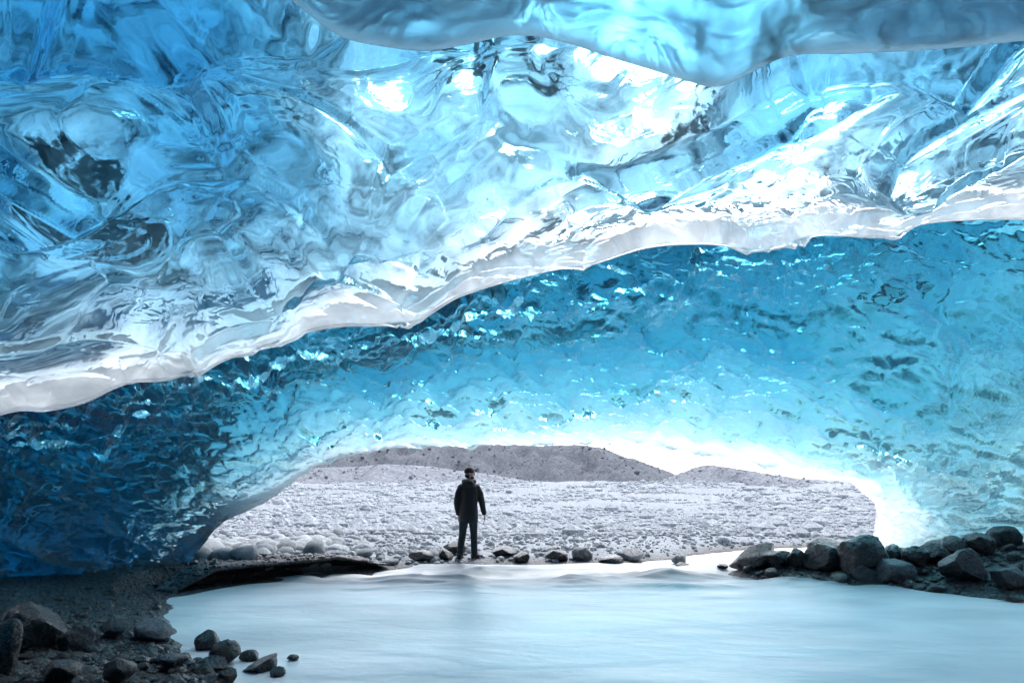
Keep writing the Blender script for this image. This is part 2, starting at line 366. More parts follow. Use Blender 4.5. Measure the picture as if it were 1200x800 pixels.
# ---------------------------------------------------------------- ice
def ice_body(name, inner, outer_pos, mat, step=4, debris=None, edge_glow=None, clear=None):
    """closed body: fine inner (cave) face, coarser outer face, joined round the border"""
    n, m, _ = inner.shape
    ci, cj = np.arange(0, n, step), np.arange(0, m, step)
    outer = outer_pos[np.ix_(ci, cj)]
    db = np.zeros((n, m)) if debris is None else debris
    gw = np.zeros((n, m)) if edge_glow is None else edge_glow
    cl = np.zeros((n, m)) if clear is None else clear
    V = np.concatenate([inner.reshape(-1, 3), outer.reshape(-1, 3)])
    ii = np.arange(n * m).reshape(n, m); cn, cm = len(ci), len(cj)
    oo = n * m + np.arange(cn * cm).reshape(cn, cm)
    fi = np.stack([ii[:-1, :-1], ii[:-1, 1:], ii[1:, 1:], ii[1:, :-1]], -1).reshape(-1, 4)
    fo = np.stack([oo[:-1, :-1], oo[1:, :-1], oo[1:, 1:], oo[:-1, 1:]], -1).reshape(-1, 4)
    faces = fi.tolist() + fo.tolist()
    def strip(fine, coarse, flip):
        for k in range(len(coarse) - 1):
            f = [int(q) for q in fine[k * step:(k + 1) * step + 1]] + [int(coarse[k + 1]), int(coarse[k])]
            faces.append(f[::-1] if flip else f)
    strip(ii[0, :], oo[0, :], True); strip(ii[-1, :], oo[-1, :], False)
    strip(ii[:, 0], oo[:, 0], False); strip(ii[:, -1], oo[:, -1], True)
    att = np.concatenate([np.zeros(n * m), np.ones(cn * cm)])
    o = mesh_obj(name, V, faces, mat, attrs={'outer': att, 'debris': np.concatenate([db.ravel(), db[np.ix_(ci, cj)].ravel()]),
        'clear': np.concatenate([cl.ravel(), cl[np.ix_(ci, cj)].ravel()]),
        'edge_glow': np.concatenate([gw.ravel(), gw[np.ix_(ci, cj)].ravel()])})
    bm = bmesh.new(); bm.from_mesh(o.data); bmesh.ops.recalc_face_normals(bm, faces=bm.faces)
    if bm.calc_volume(signed=True) < 0: bmesh.ops.reverse_faces(bm, faces=bm.faces)
    bm.to_mesh(o.data); bm.free()
    o.data.polygons.foreach_set('use_smooth', [True] * len(o.data.polygons))
    return o

def scallops(P, size, aniso, seed, warp=0.35, edge=0.07):
    Q = P * np.array(aniso) / size
    Q = Q + warp * np.stack([vnoise(Q * 0.7, seed + 50), vnoise(Q * 0.7, seed + 51), vnoise(Q * 0.7, seed + 52)], -1)
    f1, f2, cid, off = worley(Q, seed)
    th = cid * 40.0; ramp = (off[:, 0] * np.cos(th) + 0.6 * off[:, 1] * np.sin(th) + 0.4 * off[:, 2]) * sstep(0, edge, f2 - f1)
    return f1 ** 2, ramp, cid

# far arch: columns run from the left foot over the crown to the right foot; rows rim -> middle -> behind the lip -> hidden top
ARCH = [((178, 700, 11.0), (40, 690, 10.2), (-260, 672, 8.5)),
        ((226, 655, 11.6), (100, 610, 10.6), (-220, 575, 8.3)),
        ((258, 615, 12.1), (130, 560, 10.8), (-130, 500, 8.2)),
        ((310, 588, 12.7), (200, 520, 11.0), (0, 465, 8.2)),
        ((370, 548, 13.2), (270, 485, 11.2), (120, 430, 8.3)),
        ((430, 530, 13.6), (350, 458, 11.3), (240, 392, 8.3)),
        ((520, 524, 14.0), (460, 440, 11.5), (400, 350, 8.4)),
        ((620, 523, 14.3), (580, 420, 11.6), (540, 312, 8.5)),
        ((720, 520, 14.6), (700, 410, 11.8), (680, 280, 8.5)),
        ((800, 527, 14.9), (820, 410, 11.9), (830, 252, 8.6)),
        ((870, 541, 15.0), (930, 420, 12.0), (960, 238, 8.6)),
        ((940, 555, 15.2), (1030, 450, 12.0), (1100, 225, 8.6)),
        ((1000, 567, 15.4), (1110, 490, 12.2), (1270, 235, 8.7)),
        ((1026, 592, 15.4), (1150, 540, 12.5), (1380, 330, 9.0)),
        ((1026, 622, 15.3), (1165, 595, 12.8), (1430, 470, 9.3)),
        ((1016, 665, 15.2), (1160, 675, 13.0), (1450, 665, 9.7))]
rows = [[], [], [], []]
for r, md, tp in ARCH:
    for k, q in enumerate((r, md, tp)): rows[k].append(at(*q))
    t = at(*tp); rows[3].append(t + np.array([0, -0.1, 0.4 if t[2] > 0.5 else 0.05]))  # top kept low: unseen gap behind the lip, made up to let daylight in
CT = np.array(rows)
NR, NCL = 261, 681
G = catmull(catmull(CT, NCL, 1), NR, 0)
NRM = grid_normals(G)
cen = np.array([0.5, 10, 0.8])
NRM *= np.where(((G - cen) * NRM).sum(2) > 0, 1, -1)[..., None]          # pointing into the ice
P = G.reshape(-1, 3)
TW = np.array(Matrix.Rotation(0.35, 3, 'Y'))
a1, e1, c1 = scallops(P @ TW, 1.2, (0.8, 0.8, 1.2), 101)
a2, e2, c2 = scallops(P @ TW, 0.42, (0.45, 0.95, 1.5), 111, 0.7)
a3, e3, c3 = scallops(P @ TW, 0.19, (0.42, 0.95, 1.5), 121, 0.7)
lump = fbm(P * 0.55, 3, 131)
v = np.repeat(np.linspace(0, 1, NR)[:, None], NCL, 1).ravel()
damp = 0.4 + 0.6 * sstep(0, 0.15, v)
mk = sstep(-0.25, 0.3, fbm(P * 0.9, 2, 161))                                     # patches of bold and of fine scallops
dsp = (0.34 * (a1 - 0.3) + 0.22 * (a2 - 0.3) * (0.35 + 1.2 * mk) + 0.11 * (a3 - 0.3) - 0.14 * e1 - 0.14 * e2 - 0.05 * e3) * damp * -1 + 0.22 * lump * sstep(0, 0.3, v)
Gd = (P + NRM.reshape(-1, 3) * dsp[:, None]).reshape(G.shape)
uu = np.repeat(np.linspace(-1, 1, NCL)[None, :], NR, 0); vv = v.reshape(NR, NCL)
thick = np.interp(vv, [0, 0.06, 0.33, 0.66, 1], [0.2, 0.7, 2.6, 3.8, 4.4])
side = np.where(uu < 0, np.interp(-uu, [0, 0.45, 0.75, 1], [1, 1.05, 1.5, 2.0]), np.interp(uu, [0, 0.35, 0.6, 0.85, 1], [1, 1.0, 0.75, 0.5, 0.5]))
thick = thick * side * (1 + 0.15 * fbm(P * 0.45, 3, 141).reshape(NR, NCL)) + 0.05 + 0.5 * sstep(0.5, 0.9, -uu) * sstep(0.3, 0, vv)
D = np.stack([0.35 * uu, np.full_like(uu, 0.9), 0.42 - 0.16 * vv], -1); D /= np.linalg.norm(D, axis=2, keepdims=True)
ov = D * thick[..., None] + (0.12 * fbm(P * 1.1, 4, 151).reshape(NR, NCL) * sstep(0, 0.2, vv))[..., None] * np.array([0, 0.5, 0.8])
adeb = 0.10 * sstep(0.55, 0.95, -uu) * sstep(0.05, 0.25, vv)
for px, py, yy, r, a in ((520, 385, 9.5, 0.5, 0.2), (600, 360, 9.5, 0.5, 0.22), (680, 325, 9.4, 0.4, 0.15), (450, 400, 9.5, 0.4, 0.12)) + tuple((1000 + 14 * k, 385 - 7.5 * k, 10.3 - 0.06 * k, 0.13, 0.3) for k in range(11)):
    q = at(px, py, yy); adeb = adeb + a * np.exp(-(((Gd - q) * np.array([0.55, 1, 1.5])) ** 2).sum(2) / r ** 2)
tag(ice_body('ice_arch', Gd, G + ov, M_ARCH, debris=adeb, clear=(0.25 + 0.6 * sstep(0.75, 0.15, vv)) * (1 - 0.7 * sstep(0.5, 0.75, uu)), edge_glow=0.6 * sstep(0.08 + 0.04 * sstep(0, 0.5, uu) + 0.25 * sstep(0.6, 0.8, uu), 0.0, vv) * sstep(-0.85, -0.5, uu)), kind='structure')

# near ceiling: thin glassy roof over the camera, its front edge hanging in front of the arch
LIP = [(0, 487), (55, 482), (100, 472), (150, 450), (205, 444), (290, 411), (385, 385), (480, 379), (545, 346), (640, 319), (690, 312), (760, 291), (830, 287), (890, 294), (960, 277), (1040, 279), (1090, 262), (1200, 258)]
cols = []
def ccol(lipp, z1, z2, z3, z4):
    x, y0, z0 = lipp
    return [lipp, np.array([x * 0.98, 5.7, z1]), np.array([x * 0.97, 4.3, z2]), np.array([x, 2.0, z3]), np.array([x, -2.5, z4]), np.array([x, -6.5, z4 * 0.75]), np.array([x, -8.2, -0.5])]
cols.append(ccol(np.array([-8.6, 6.6, -0.4]), -0.4, -0.4, -0.4, -0.4))
cols.append(ccol(np.array([-7.6, 6.8, 1.0]), 1.7, 2.3, 2.5, 2.4))
cols.append(ccol(np.array([-6.3, 6.9, 1.75]), 2.8, 3.7, 4.0, 3.8))
for a, b in LIP:
    L = at(a, b, 7.0); x = L[0]
    cols.append(ccol(L, np.interp(x, [-5.2, 0, 5.3], [3.4, 4.25, 4.95]), np.interp(x, [-5.2, 0, 5.3], [4.35, 4.75, 5.15]), np.interp(x, [-5.2, 0, 5.3], [4.8, 5.0, 5.2]), 4.6))
cols.append(ccol(np.array([6.6, 7.0, 4.3]), 4.7, 4.9, 4.9, 4.4))
cols.append(ccol(np.array([8.2, 7.0, 3.4]), 3.6, 3.7, 3.7, 3.4))
cols.append(ccol(np.array([9.6, 7.0, -0.4]), -0.4, -0.4, -0.4, -0.4))
CT = np.array(cols).transpose(1, 0, 2)
# even spacing of columns in x so the relief is sampled evenly
NR, NCL = 421, 761
G = catmull(catmull(CT, NCL * 2, 1), NR, 0)
sel = np.linspace(0, NCL * 2 - 1, NCL).astype(int); G = G[:, sel]
# more rows towards the visible front
tt = np.linspace(0, 1, NR) ** 1.7; src = np.linspace(0, 1, NR)
G = np.stack([np.stack([np.interp(tt, src, G[:, j, k]) for k in range(3)], -1) for j in range(NCL)], 1)
NRM = grid_normals(G); cen = np.array([0, 2, 1.0])
NRM *= np.where(((G - cen) * NRM).sum(2) > 0, 1, -1)[..., None]
P = G.reshape(-1, 3)
Pw = P + 0.35 * np.stack([vnoise(P * 0.8, 201), vnoise(P * 0.8, 202), vnoise(P * 0.8, 203)], -1)
a1, e1, c1 = scallops(Pw, 1.08, (0.6, 1.0, 1.1), 211, 0.3, 0.09)
a2, e2, c2 = scallops(Pw, 0.55, (0.8, 1.0, 1.0), 221, 0.5)
a3, e3, c3 = scallops(Pw, 0.24, (1.0, 0.7, 1.0), 231, 0.5)
vv = np.repeat(tt[:, None], NCL, 1); v = vv.ravel()
damp = 0.36 + 0.64 * sstep(0, 0.10, v)
# sharp-edged hollows, each tilted its own way so that they overlap like shells
tilt = 0.36 * e1 + 0.05 * e2
dsp = -(0.62 * (a1 - 0.35) + 0.12 * (a2 - 0.3) * sstep(0.2, 0.8, c1) + 0.005 * (a3 - 0.3)) * damp + tilt * damp + 0.08 * fbm(P * 0.7, 3, 241) * damp
a4, e4, c4 = scallops(Pw, 0.42, (0.7, 1.0, 1.2), 261, 0.4)                         # chipped, sharper relief along the front edge
dsp += -(0.12 * (a4 - 0.35) - 0.05 * e4) * sstep(0.14, 0.02, v)
dsp = np.minimum(dsp, np.interp(v, [0, 0.025, 0.06, 0.11, 0.2], [0.0, 0.08, 0.22, 0.5, 2]))   # never through the upper face
Gd = (P + NRM.reshape(-1, 3) * dsp[:, None]).reshape(G.shape)
xx = G[..., 0]
thick = np.interp(vv, [0, 0.025, 0.06, 0.11, 0.25, 0.34, 0.5, 1], [0.03, 0.16, 0.42, 1.0, 1.45, 1.7, 4, 7]) * np.interp(xx, [-9, -5, 0, 6, 9], [2.2, 1.75, 1.0, 0.9, 1.5])
thick = thick * (1 + 0.5 * fbm(P * 0.75, 3, 251).reshape(NR, NCL))
ry = sstep(0.5, 0.2, vv)
ry = ry * (0.15 + 0.85 * sstep(0, 0.07, vv))
D = np.stack([0.06 * xx, 0.8 * ry, 0.6 + 0.4 * (1 - ry)], -1); D /= np.linalg.norm(D, axis=2, keepdims=True)
ov = D * thick[..., None]
deb = 0.25 * sstep(0.40, 0.5, vv)  # unseen cover behind the camera, added to keep light off the foreground
for px, py, yy, r, a in ((25, 100, 5.6, 0.5, 0.2), (205, 90, 5.6, 0.4, 0.2), (150, 130, 5.8, 0.3, 0.18), (300, 160, 5.9, 0.35, 0.18), (410, 290, 6.6, 0.18, 0.2), (1020, 100, 5.9, 0.45, 0.22), (1010, 175, 6.4, 0.35, 0.14),
                         (1190, 130, 6.2, 0.3, 0.2), (280, 240, 6.4, 0.3, 0.12), (925, 150, 6.2, 0.4, 0.1), (835, 215, 6.6, 0.3, 0.12), (760, 140, 5.9, 0.4, 0.08)):
    deb += a * np.exp(-((G + ov - at(px, py, yy)) ** 2).sum(2) / r ** 2)
tag(ice_body('ice_ceiling', Gd, G + ov, M_CEIL, edge_glow=0.26 * sstep(0.07, 0.0, vv), clear=0.3 * sstep(0.10, 0.03, vv), debris=deb - 0.3 * sstep(0.1, 0.04, vv)), kind='structure')

# overhang: smooth silty ice low over the camera, with its own rounded edge
OV = [(120, -150), (220, -90), (300, -35), (350, 8), (400, 43), (450, 55), (500, 60), (545, 53), (600, 42), (650, 47), (710, 66), (770, 84), (835, 102), (875, 88), (925, 66), (1000, 63), (1100, 58), (1200, 48), (1350, 30), (1500, 0)]
rows = [[], [], [], []]
for a, b in OV:
    L = at(a, b, 3.0); rows[0].append(L)
    rows[1].append(L * np.array([0.97, 0, 1]) + np.array([0, 2.55, 0.10])); rows[2].append(L * np.array([0.95, 0, 1]) + np.array([0, 1.7, 0.35])); rows[3].append(L * np.array([0.93, 0, 1]) + np.array([0, 0.6, 0.9]))
G = catmull(catmull(np.array(rows), 301, 1), 101, 0)
NRM = grid_normals(G); NRM *= np.where(NRM[..., 2:3] > 0, 1, -1)
P = G.reshape(-1, 3); vv = np.repeat(np.linspace(0, 1, 101)[:, None], 301, 1)
dsp = 0.10 * fbm(P * np.array([1.5, 2, 1]), 3, 301) * sstep(0, 0.3, vv.ravel()) + 0.05 * fbm(P * np.array([2.5, 5, 2]), 3, 305) * sstep(0, 0.1, vv.ravel())
Gd = (P + NRM.reshape(-1, 3) * dsp[:, None]).reshape(G.shape)
thick = np.interp(vv, [0, 0.04, 0.2, 1], [0.02, 0.09, 0.35, 0.9])
ov = np.stack([0 * vv, 0.45 * thick, thick], -1)
tag(ice_body('ice_overhang', Gd, G + ov, M_OVER, edge_glow=1.0 * sstep(0.05, 0.01, vv)), kind='structure')  # lip whitened to paint in a bright seam

# ---------------------------------------------------------------- cut bank: gravel shelf overhanging the river
crv = np.array([(-4.95, 10.5), (-4.75, 10.85), (-4.5, 11.25), (-3.95, 11.9), (-3.45, 12.45), (-2.9, 13.05), (-2.35, 13.55)])
C = catmull(crv, 161, 0); T = np.gradient(C, axis=0); T /= np.linalg.norm(T, axis=1, keepdims=True)
NW = np.stack([T[:, 1], -T[:, 0]], -1)                                   # towards the river
prof = np.array([(-1.1, 0.22), (-0.75, 0.30), (-0.4, 0.32), (-0.1, 0.325), (0.02, 0.31), (0.05, 0.285), (0.03, 0.25), (-0.1, 0.235), (-0.3, 0.22), (-0.6, 0.1), (-0.8, -0.1)])
prof = catmull(prof, 33, 0)
fade = np.interp(np.arange(161), [0, 45, 120, 160], [0.1, 1, 1, 0.25])
V = np.zeros((161, 33, 3))
for k in range(161):
    V[k, :, 0] = C[k, 0] + NW[k, 0] * prof[:, 0]; V[k, :, 1] = C[k, 1] + NW[k, 1] * prof[:, 0]; V[k, :, 2] = prof[:, 1] * fade[k]
Pq = V.reshape(-1, 3); V += (0.05 * fbm(Pq * 2.0, 3, 401) + 0.03 * fbm(Pq * 9.0, 3, 405)).reshape(161, 33, 1) * np.array([0.7, 0.7, 0.55])
idx = np.arange(161 * 33).reshape(161, 33)
fq = np.stack([idx[:-1, :-1], idx[1:, :-1], idx[1:, 1:], idx[:-1, 1:]], -1).reshape(-1, 4)
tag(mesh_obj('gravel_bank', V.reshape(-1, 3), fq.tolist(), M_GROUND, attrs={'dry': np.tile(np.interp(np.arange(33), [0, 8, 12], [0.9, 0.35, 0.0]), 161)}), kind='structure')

# ---------------------------------------------------------------- rocks
def ico(sub):
    bm = bmesh.new(); bmesh.ops.create_icosphere(bm, subdivisions=sub, radius=1.0)
    v = np.array([q.co[:] for q in bm.verts]); f = [[q.index for q in p.verts] for p in bm.faces]; bm.free(); return v, f
ICO = {k: ico(k) for k in (1, 2, 3, 4, 5)}

def rock_verts(seed, sub, cuts=7, rough=0.22, sharp=0.66):
    r = np.random.default_rng(seed); v, f = ICO[sub]; v = v.copy()
    v *= (1 + rough * fbm(v * 0.9 + seed * 3.1, 3, seed % 97))[:, None]
    for _ in range(cuts):                                               # broken faces
        d = r.normal(size=3); d /= np.linalg.norm(d); c = sharp + r.uniform(-0.12, 0.18)
        t = v @ d; v -= np.outer(np.maximum(t - c, 0) * 0.93, d)
    if sub >= 3: v *= (1 + 0.10 * (0.5 - np.abs(fbm(v * 2.6 + seed, 3, seed % 89))))[:, None]
    if sub >= 4: v *= (1 + 0.035 * fbm(v * 9 + seed, 3, seed % 83))[:, None]
    lo, hi = v.min(0), v.max(0)
    return (v - (lo + hi) / 2) / (hi - lo) * 2, f                        # fills -1..1

used_labels = {}
def boulder(px, base, wpx, hpx, mat, label, seed, cat='rock', name='rock', depth=0.9, tilt=0.0, cuts=7, rough=0.24, sharp=0.64, sub=4, sink=0.2, group=None):
    if px < 360 and base > 700: wpx, hpx = wpx * 0.84, hpx * 0.84
    p = on_ground(px, base); dist = math.hypot(p[1], CAMZ - p[2])
    sx = wpx * dist / F / 2; sz = hpx * dist / F / 2 / (1 - sink * 0.5); sy = sx * depth
    v, f = rock_verts(seed, sub, cuts, rough, sharp)
    rz = (seed * 0.61) % 0.6 - 0.3
    M = np.array(Matrix.Rotation(tilt, 3, 'Y'))
    v = (v * np.array([sx, sy, sz])) @ M.T
    o = mesh_obj(name, v, f, mat)
    o.location = (p[0] * (p[1] + sy * 0.7) / p[1], p[1] + sy * 0.7, p[2] + sz * (1 - sink)); o.rotation_euler.z = rz
    return tag(o, label, cat, group)

B = boulder
# rubble bank under the ice wall
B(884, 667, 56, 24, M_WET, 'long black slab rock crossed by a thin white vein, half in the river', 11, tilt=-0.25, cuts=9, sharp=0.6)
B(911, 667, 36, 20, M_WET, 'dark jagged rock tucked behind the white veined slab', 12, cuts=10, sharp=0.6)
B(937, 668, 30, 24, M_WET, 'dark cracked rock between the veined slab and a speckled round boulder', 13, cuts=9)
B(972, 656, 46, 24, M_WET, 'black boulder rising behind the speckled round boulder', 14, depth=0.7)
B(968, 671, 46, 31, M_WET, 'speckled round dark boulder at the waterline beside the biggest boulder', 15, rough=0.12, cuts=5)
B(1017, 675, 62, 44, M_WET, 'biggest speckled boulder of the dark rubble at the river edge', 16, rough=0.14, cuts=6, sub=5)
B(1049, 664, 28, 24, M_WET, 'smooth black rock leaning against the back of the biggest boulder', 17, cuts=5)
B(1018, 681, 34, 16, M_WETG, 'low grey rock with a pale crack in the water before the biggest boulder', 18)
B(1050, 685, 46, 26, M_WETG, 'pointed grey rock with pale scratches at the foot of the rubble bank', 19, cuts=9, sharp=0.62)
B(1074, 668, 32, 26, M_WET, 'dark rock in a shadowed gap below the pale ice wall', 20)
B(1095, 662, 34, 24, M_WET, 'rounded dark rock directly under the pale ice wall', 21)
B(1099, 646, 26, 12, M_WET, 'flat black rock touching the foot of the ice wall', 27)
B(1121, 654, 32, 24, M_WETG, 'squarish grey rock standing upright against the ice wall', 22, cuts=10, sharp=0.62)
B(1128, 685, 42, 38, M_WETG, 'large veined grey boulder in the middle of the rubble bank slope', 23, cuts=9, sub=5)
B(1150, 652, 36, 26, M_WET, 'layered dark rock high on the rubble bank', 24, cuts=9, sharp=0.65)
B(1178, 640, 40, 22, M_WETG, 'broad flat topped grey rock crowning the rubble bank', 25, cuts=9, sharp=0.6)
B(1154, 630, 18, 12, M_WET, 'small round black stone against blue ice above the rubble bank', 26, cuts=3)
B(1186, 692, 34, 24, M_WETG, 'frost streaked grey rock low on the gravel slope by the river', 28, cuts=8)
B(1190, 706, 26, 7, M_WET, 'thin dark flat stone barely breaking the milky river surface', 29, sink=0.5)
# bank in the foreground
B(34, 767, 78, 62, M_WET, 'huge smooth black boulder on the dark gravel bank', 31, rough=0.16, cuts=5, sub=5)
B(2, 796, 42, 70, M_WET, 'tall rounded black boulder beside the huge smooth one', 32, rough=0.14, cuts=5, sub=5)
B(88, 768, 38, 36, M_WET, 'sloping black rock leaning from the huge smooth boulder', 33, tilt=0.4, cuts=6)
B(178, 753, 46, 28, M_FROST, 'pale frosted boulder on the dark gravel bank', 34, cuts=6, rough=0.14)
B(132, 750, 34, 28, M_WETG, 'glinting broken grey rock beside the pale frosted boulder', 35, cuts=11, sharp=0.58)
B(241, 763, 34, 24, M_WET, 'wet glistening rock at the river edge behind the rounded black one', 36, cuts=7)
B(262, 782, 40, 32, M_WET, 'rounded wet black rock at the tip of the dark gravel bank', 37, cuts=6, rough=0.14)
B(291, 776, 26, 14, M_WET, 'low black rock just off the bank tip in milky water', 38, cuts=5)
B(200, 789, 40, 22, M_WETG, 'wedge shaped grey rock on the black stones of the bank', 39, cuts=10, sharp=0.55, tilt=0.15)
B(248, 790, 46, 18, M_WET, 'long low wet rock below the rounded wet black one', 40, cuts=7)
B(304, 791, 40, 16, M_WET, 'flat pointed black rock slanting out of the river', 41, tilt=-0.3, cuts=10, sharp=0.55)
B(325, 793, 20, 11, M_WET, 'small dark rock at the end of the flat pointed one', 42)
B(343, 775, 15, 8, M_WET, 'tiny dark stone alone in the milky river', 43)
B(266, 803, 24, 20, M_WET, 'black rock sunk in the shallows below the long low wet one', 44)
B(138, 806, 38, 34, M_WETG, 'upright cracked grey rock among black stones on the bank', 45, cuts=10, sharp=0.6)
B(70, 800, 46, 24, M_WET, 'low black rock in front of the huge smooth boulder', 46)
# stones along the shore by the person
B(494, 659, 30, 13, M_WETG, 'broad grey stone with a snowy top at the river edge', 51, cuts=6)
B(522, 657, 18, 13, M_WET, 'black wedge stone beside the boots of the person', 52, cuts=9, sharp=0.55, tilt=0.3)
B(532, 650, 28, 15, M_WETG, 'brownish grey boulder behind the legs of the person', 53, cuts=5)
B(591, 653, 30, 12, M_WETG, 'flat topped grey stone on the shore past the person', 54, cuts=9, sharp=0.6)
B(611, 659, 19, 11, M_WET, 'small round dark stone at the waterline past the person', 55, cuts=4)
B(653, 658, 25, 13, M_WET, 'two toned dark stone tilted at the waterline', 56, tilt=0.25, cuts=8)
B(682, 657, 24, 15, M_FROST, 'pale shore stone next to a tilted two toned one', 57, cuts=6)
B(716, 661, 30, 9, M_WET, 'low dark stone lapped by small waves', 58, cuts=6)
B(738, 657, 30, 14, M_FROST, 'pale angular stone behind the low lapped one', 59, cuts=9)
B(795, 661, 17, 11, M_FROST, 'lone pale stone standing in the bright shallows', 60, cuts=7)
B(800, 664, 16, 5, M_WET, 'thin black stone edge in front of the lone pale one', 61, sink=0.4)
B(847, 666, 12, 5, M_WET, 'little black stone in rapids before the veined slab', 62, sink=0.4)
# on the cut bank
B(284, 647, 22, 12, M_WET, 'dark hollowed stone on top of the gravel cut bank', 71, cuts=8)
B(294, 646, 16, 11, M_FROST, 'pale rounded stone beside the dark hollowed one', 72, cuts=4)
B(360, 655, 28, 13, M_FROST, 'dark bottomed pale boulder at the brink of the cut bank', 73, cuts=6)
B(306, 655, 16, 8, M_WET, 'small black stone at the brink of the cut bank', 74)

# ---------------------------------------------------------------- countless smaller stones
MOUTH = np.array([(225, 655), (258, 615), (310, 588), (370, 548), (430, 530), (520, 524), (620, 523), (720, 520), (800, 527), (870, 541), (940, 555), (1000, 567), (1026, 592), (1024, 640), (870, 655), (700, 660), (450, 662), (240, 668)], float)
def project(p):
    dy, dz = p[:, 1], p[:, 2] - CAMZ
    zc = dy * math.cos(PITCH) + dz * math.sin(PITCH); uc = -dy * math.sin(PITCH) + dz * math.cos(PITCH)
    return CX + F * p[:, 0] / zc, CY - F * uc / zc
def in_poly(x, y, poly):
    ins = np.zeros(x.shape, bool)
    for i in range(len(poly)):
        (ax, ay), (bx, by) = poly[i], poly[(i + 1) % len(poly)]
        ins ^= ((ay > y) != (by > y)) & (x < (bx - ax) * (y - ay) / (by - ay + 1e-12) + ax)
    return ins

PROTO = [rock_verts(900 + k, 2, 5, 0.2, 0.72) for k in range(14)]
PROTO_LO = [rock_verts(950 + k, 1, 4, 0.25, 0.75) for k in range(10)]
def proto_mesh(mat, tagname):
    out = []
    for v, f in PROTO:
        me = bpy.data.meshes.new(tagname); me.from_pydata((v).tolist(), [], f); me.materials.append(mat)
        me.polygons.foreach_set('use_smooth', [True] * len(f)); out.append(me)
    return out
def single(me, name, loc, size, rot, label, group):
    o = bpy.data.objects.new(name, me); COL.objects.link(o)
    o.location = loc; o.scale = size; o.rotation_euler = rot
    return tag(o, label, 'rock', group)
def heap(name, pts, sizes, mat, lo=True, kinds=None):
    """many stones as one piece of stuff"""
    V, Fc, k0 = [], [], 0; pr = PROTO_LO if lo else PROTO
    for i, (p, sz) in enumerate(zip(pts, sizes)):
        v, f = pr[int(rng.integers(len(pr)))]
        a = rng.uniform(0, 6.28); c, s_ = math.cos(a), math.sin(a)
        q = v * np.array([sz, sz * rng.uniform(0.65, 1.0), sz * rng.uniform(0.6, 0.95)])
        q = np.stack([q[:, 0] * c - q[:, 1] * s_, q[:, 0] * s_ + q[:, 1] * c, q[:, 2]], -1) + p
        V.append(q); Fc.append(np.array(f) + k0); k0 += len(v)
    return tag(mesh_obj(name, np.concatenate(V), np.concatenate(Fc).tolist(), mat, smooth=False), kind='stuff')

# dry plain outside
def plain_pts(n, y0, y1, pw):
    y = y0 + (y1 - y0) * rng.random(n) ** pw; x = (rng.random(n) * 1.25 - 0.62) * y * 1.1
    p = np.stack([x, y, height(x, y)], -1); d = water_dist(x, y)
    px, py = project(p)
    return p[(d > 0.12) & in_poly(px, py, MOUTH)]
p1 = plain_pts(12000, 12.2, 34, 1.5)
clus = fbm(p1 * np.array([0.35, 0.25, 0]), 2, 501) + 1.2 * sstep(-0.5, -4.5, p1[:, 0]) * sstep(24, 15, p1[:, 1])
sz = 0.022 * np.exp(rng.normal(0.3, 0.55, len(p1)) + 0.75 * clus)
sz = np.minimum(sz, 0.26)
near_person = (np.abs(p1[:, 0] + 0.85) < 0.5) & (np.abs(p1[:, 1] - 14.0) < 0.6)
sz[near_person] = np.minimum(sz[near_person], 0.03)
order = np.argsort(-sz / p1[:, 1]); big, rest = order[:210], order[210:]
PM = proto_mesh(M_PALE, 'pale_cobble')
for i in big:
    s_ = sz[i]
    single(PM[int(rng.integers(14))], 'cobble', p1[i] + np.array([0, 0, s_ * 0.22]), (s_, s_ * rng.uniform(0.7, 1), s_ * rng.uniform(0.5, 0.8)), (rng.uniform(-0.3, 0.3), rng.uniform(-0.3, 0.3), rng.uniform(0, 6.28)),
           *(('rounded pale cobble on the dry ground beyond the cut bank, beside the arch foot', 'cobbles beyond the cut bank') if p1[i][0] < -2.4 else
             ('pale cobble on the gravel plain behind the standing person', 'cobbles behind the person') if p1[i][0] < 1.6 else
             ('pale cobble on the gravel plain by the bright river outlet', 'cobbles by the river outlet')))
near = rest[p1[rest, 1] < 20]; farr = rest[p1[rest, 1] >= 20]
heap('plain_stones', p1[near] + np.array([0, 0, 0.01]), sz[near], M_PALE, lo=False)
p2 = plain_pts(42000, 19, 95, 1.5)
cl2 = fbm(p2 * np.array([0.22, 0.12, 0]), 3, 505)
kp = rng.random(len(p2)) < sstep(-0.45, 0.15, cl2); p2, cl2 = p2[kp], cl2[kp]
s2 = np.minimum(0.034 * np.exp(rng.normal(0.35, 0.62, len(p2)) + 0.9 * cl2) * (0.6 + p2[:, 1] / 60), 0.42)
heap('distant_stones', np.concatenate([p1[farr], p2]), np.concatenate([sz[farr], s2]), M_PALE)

for q, hm in HILL_PTS:
    k = rng.integers(len(q), size=3200)
    heap('hillside_stones', q[k] + rng.normal(0, 0.4, (3200, 3)) * np.array([1, 1, 0.1]), 0.09 * np.exp(rng.normal(0.2, 0.45, 3200)) * q[:, 1].mean() / 110, hm)

